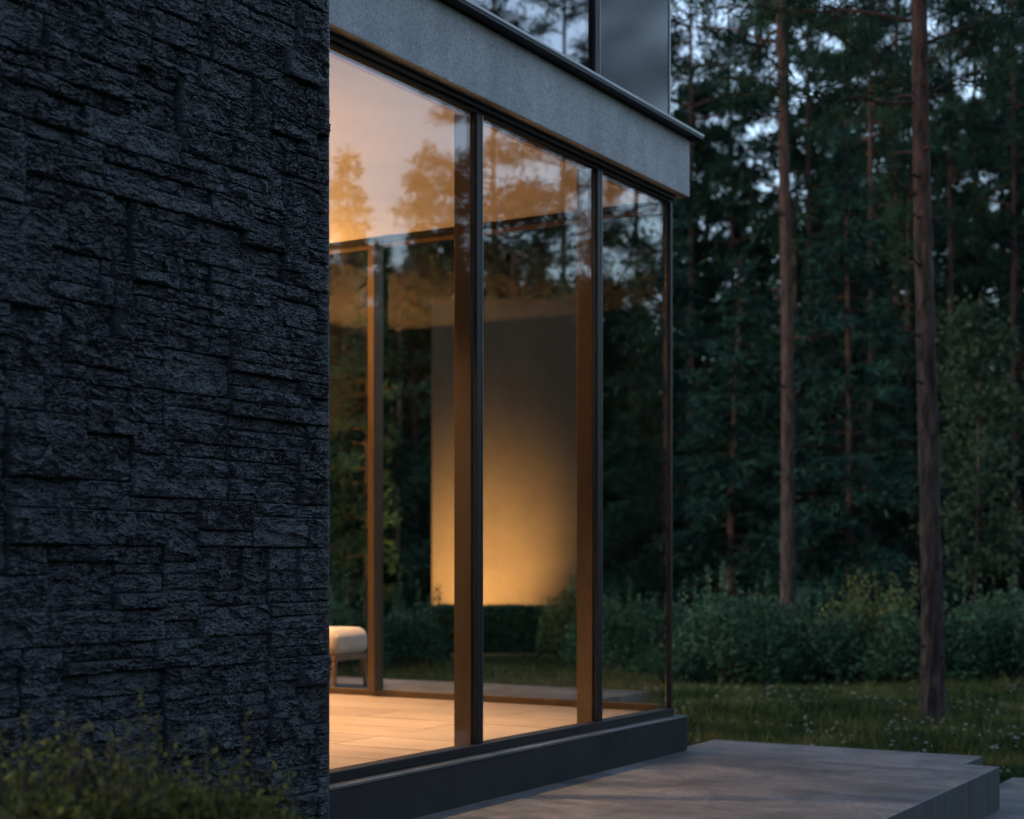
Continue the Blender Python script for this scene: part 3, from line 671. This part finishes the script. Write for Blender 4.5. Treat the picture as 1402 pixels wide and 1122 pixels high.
# broadleaf tree at right
def leafy():
    rs = np.random.RandomState(77); x, y = at(1335, 24.0), 24.0; t = thing("leafy_tree", "lighter green leafy young tree to the right of the thick trunk", "tree", (x, y, 0)); t.scale = (.9, .9, .88)
    parts, P, r = trunk_geo(6.4, .05, .012, (.1, .1), rs, 10, 40); C, D_ = [], []
    for q in range(46):
        z = rs.uniform(1.5, 6.3); i = int(z / 6.4 * 39); L = (1.25 - abs(z - 3.6) * .28) * rs.uniform(.5, 1.1); a = rs.uniform(0, 6.28); lp, lr = limb(P[i], a, L, .3, .55, .012); parts.append(tube(lp, lr, 4))
        for s in range(2, 8):
            for _ in range(2):
                n_ = rs.randint(8, 16); C.append(lp[s] + rs.normal(0, .13, (n_, 3))); D_.append(rs.normal(0, .7, (n_, 3)) + np.array([math.cos(a) * .5, math.sin(a) * .5, -.35]))
    C = np.concatenate(C); D_ = np.concatenate(D_); L = .10 * rs.uniform(.7, 1.3, len(C)); V, F = leaf_geo(C, D_, L, L * .55, rs, .15)
    tv, tf = join(parts); link("trunk", npmesh("trunk", tv, tf, True), "bark", t)
    link("crown", npmesh("crown", V, F, False, {"tint": ('FACE', np.clip(rs.normal(.45, .25, len(F)), 0, 1))}), "leaves_light", t)
leafy()
# trees mirrored in the glass front: they stand right of the frame
RG = "trees mirrored in the glass front"
for k, (key, px, Yv, sc, lab) in enumerate((
    ("spruce_a", 484, 29.0, (1.05, .98), "broad conifer mirrored against the warm ceiling in the first pane"),
    ("spruce_b", 572, 30.0, (1.0, 1.02), "pointed conifer mirrored in the middle of the first pane"),
    ("spruce_b", 618, 31.0, (.9, .93), "small pointed conifer mirrored beside the first post"),
    ("young_pine", 700, 21.0, (1.0, .83), "bushy pine mirrored in the middle pane reaching above its head"),
    ("young_pine", 795, 24.0, (.9, .72), "lower pine mirrored at the right of the middle pane"),
    ("young_pine", 893, 23.0, (1.0, .80), "bushy pine mirrored in the narrow corner pane"),
    ("pine_a", 675, 42.0, (1.0, 1.05), "tall pine mirrored in the upper storey window"),
    ("pine_b", 775, 40.0, (1.0, 1.0), "tall pine mirrored beside the upper window post"),
    ("pine_a", 872, 43.0, (1.0, 1.12), "tall pine mirrored faintly in the grey upper corner panel"))):
    x, y = mirror(px, Yv); tree(key, lab, x, y, 1.7 * k, sc, group=RG)
# the mass of the wood behind: one body
def forest():
    rs = random.Random(3); TV, TF, CV, CF, CT, tk, ck = [], [], [], [], [], 0, 0
    spots = []
    for q in range(120): a = rs.uniform(-24, 34); d = rs.uniform(36, 66); spots.append((a, d, rs.choice(("spruce_a", "spruce_b")), rs.uniform(.72, 1.12)))
    for q in range(52): a = rs.uniform(-16, 30); d = rs.uniform(38, 62); spots.append((a, d, rs.choice(("pine_a", "pine_b", "pine_c")), rs.uniform(.85, 1.15)))
    for q in range(170): a = rs.uniform(47, 77); d = rs.uniform(33, 54); spots.append((a, d, rs.choice(("spruce_a", "spruce_b")), rs.uniform(.78, .98) * d / 42 * (1.45 if a > 61.5 else 1.05)))
    for q in range(58): a = rs.uniform(82, 250); d = rs.uniform(22, 36); spots.append((a, d, rs.choice(("spruce_a", "spruce_b", "pine_b")), rs.uniform(1.0, 1.5)))
    for px_ in range(395, 760, 24):               # close rows that shut the view under the crowns
        x, y = mirror(px_, rs.uniform(34, 39)); spots.append((math.degrees(math.atan2(x, y)), math.hypot(x, y), rs.choice(("spruce_a", "spruce_b")), rs.uniform(.86, 1.08)))
    for px_ in range(760, 960, 30):
        x, y = mirror(px_, rs.uniform(34, 39)); spots.append((math.degrees(math.atan2(x, y)), math.hypot(x, y), rs.choice(("spruce_a", "spruce_b")), rs.uniform(.66, .78)))
    for px_ in range(380, 1460, 26):
        Y_ = rs.uniform(43, 50); x = at(px_, Y_); spots.append((math.degrees(math.atan2(x, Y_)), math.hypot(x, Y_), rs.choice(("spruce_a", "spruce_b")), rs.uniform(.86, 1.04) * (1.25 if px_ < 880 else 1)))
    for (a, d, key, s) in spots:
        _, _, tv, tf, cv, cf, ct = VAR[key]; x, y = d * math.sin(R(a)), d * math.cos(R(a)); b = rs.uniform(0, 6.28); c_, s_ = math.cos(b), math.sin(b)
        Rm = np.array([[c_, -s_, 0], [s_, c_, 0], [0, 0, 1]]) * s
        keep = np.random.RandomState(int(d * 97)).rand(len(cf)) < (.75 if 46 < a < 78 else .5); q = cv.reshape(-1, 4, 3)[keep]; mid = q.mean(1, keepdims=True); q = mid + (q - mid) * 1.75; q = q.reshape(-1, 3)
        CV.append(q @ Rm.T + (x, y, 0)); CT.append(ct[keep]); TV.append(tv @ Rm.T + (x, y, 0)); TF.append(tf + tk); tk += len(tv)
    CV = np.concatenate(CV); f = thing("forest", "dense dark conifer wood filling the background", "forest"); f["kind"] = "stuff"
    for nm, V, F, mm, at_ in (("crown", CV, np.arange(len(CV)).reshape(-1, 4), "needles", {"tint": ('FACE', np.concatenate(CT))}), ("trunk", np.concatenate(TV), np.concatenate(TF), "bark", None)):
        o = link(nm, npmesh(nm, V, F, False, at_), mm, f); o["kind"] = "stuff"
forest()

# ================================================================== GRASS AND FLOWERS
def blocked(x, y):
    u_ = (x - GX) * UX + (y - GY) * UY; v_ = -(x - GX) * UY + (y - GY) * UX
    return ((u_ < .75) & (v_ > -2.02) & (u_ > -4.02)) | ((u_ < 1.70) & (v_ > .93)) | ((v_ < -1.72) & (v_ > -4.22) & (u_ < 1.74) & (u_ > -3.02)) | ((u_ < .1) & (v_ > -.2))
def grass():
    rs = np.random.RandomState(9)
    def pts(n_, x0, x1, y0, y1):
        x = rs.uniform(x0, x1, n_); y = rs.uniform(y0, y1, n_); k = ~blocked(x, y); return x[k], y[k]
    A = [pts(120000, 1.0, 7.5, 9.8, 20.5), pts(26000, -6.5, 2.5, 12.5, 24.0), pts(24000, 4, 24, 3, 16), pts(9000, -4.5, 0, 2.5, 8.5)]
    x = np.concatenate([a[0] for a in A]); y = np.concatenate([a[1] for a in A]); n_ = len(x)
    pat = fbm(x * .7, y * .7, 4, 3); h = (.05 + .07 * np.clip(pat + .2, 0, 1.2)) * rs.uniform(.5, 1.6, n_) * np.where(rs.rand(n_) < .05, 1.9, 1)
    D_ = np.stack([rs.normal(0, .45, n_), rs.normal(0, .45, n_), np.ones(n_)], 1); V, F = leaf_geo(np.stack([x, y, np.zeros(n_)], 1), D_, h, .010 + .008 * rs.rand(n_), rs, .5)
    o = link("grass", npmesh("grass", V, F, False, {"tint": ('FACE', np.clip(.34 + .75 * perlin(x * 1.1, y * 1.1, 12) + .3 * perlin(x * 3.3, y * 3.3, 14) + rs.normal(0, .2, n_), 0, 1))}), "grass_blades")
    tag(o, "short rough grass between deck and bushes", "grass", kind="stuff")
    x, y = pts(640, 1.2, 6.5, 10.2, 17.5); k = perlin(x * .8, y * .8, 33) > -.12; x, y = x[k], y[k]; n_ = len(x); C, D_ = [], []
    z = rs.uniform(.05, .13, n_)
    for q in range(9):
        a = rs.uniform(0, 6.28, n_); C.append(np.stack([x, y, z], 1)); D_.append(np.stack([np.cos(a), np.sin(a), rs.uniform(-.1, 1.2, n_)], 1))
    C = np.concatenate(C); D_ = np.concatenate(D_); L = .020 * rs.uniform(.6, 1.3, len(C)); V, F = leaf_geo(C, D_, L, L * .7, rs, .2)
    o = link("wildflowers", npmesh("wildflowers", V, F, False, {"tint": ('FACE', np.clip(rs.normal(.5, .3, len(F)), 0, 1))}), "petals")
    tag(o, "small white and pink clover flowers scattered in the grass", "flowers", kind="stuff")
grass()
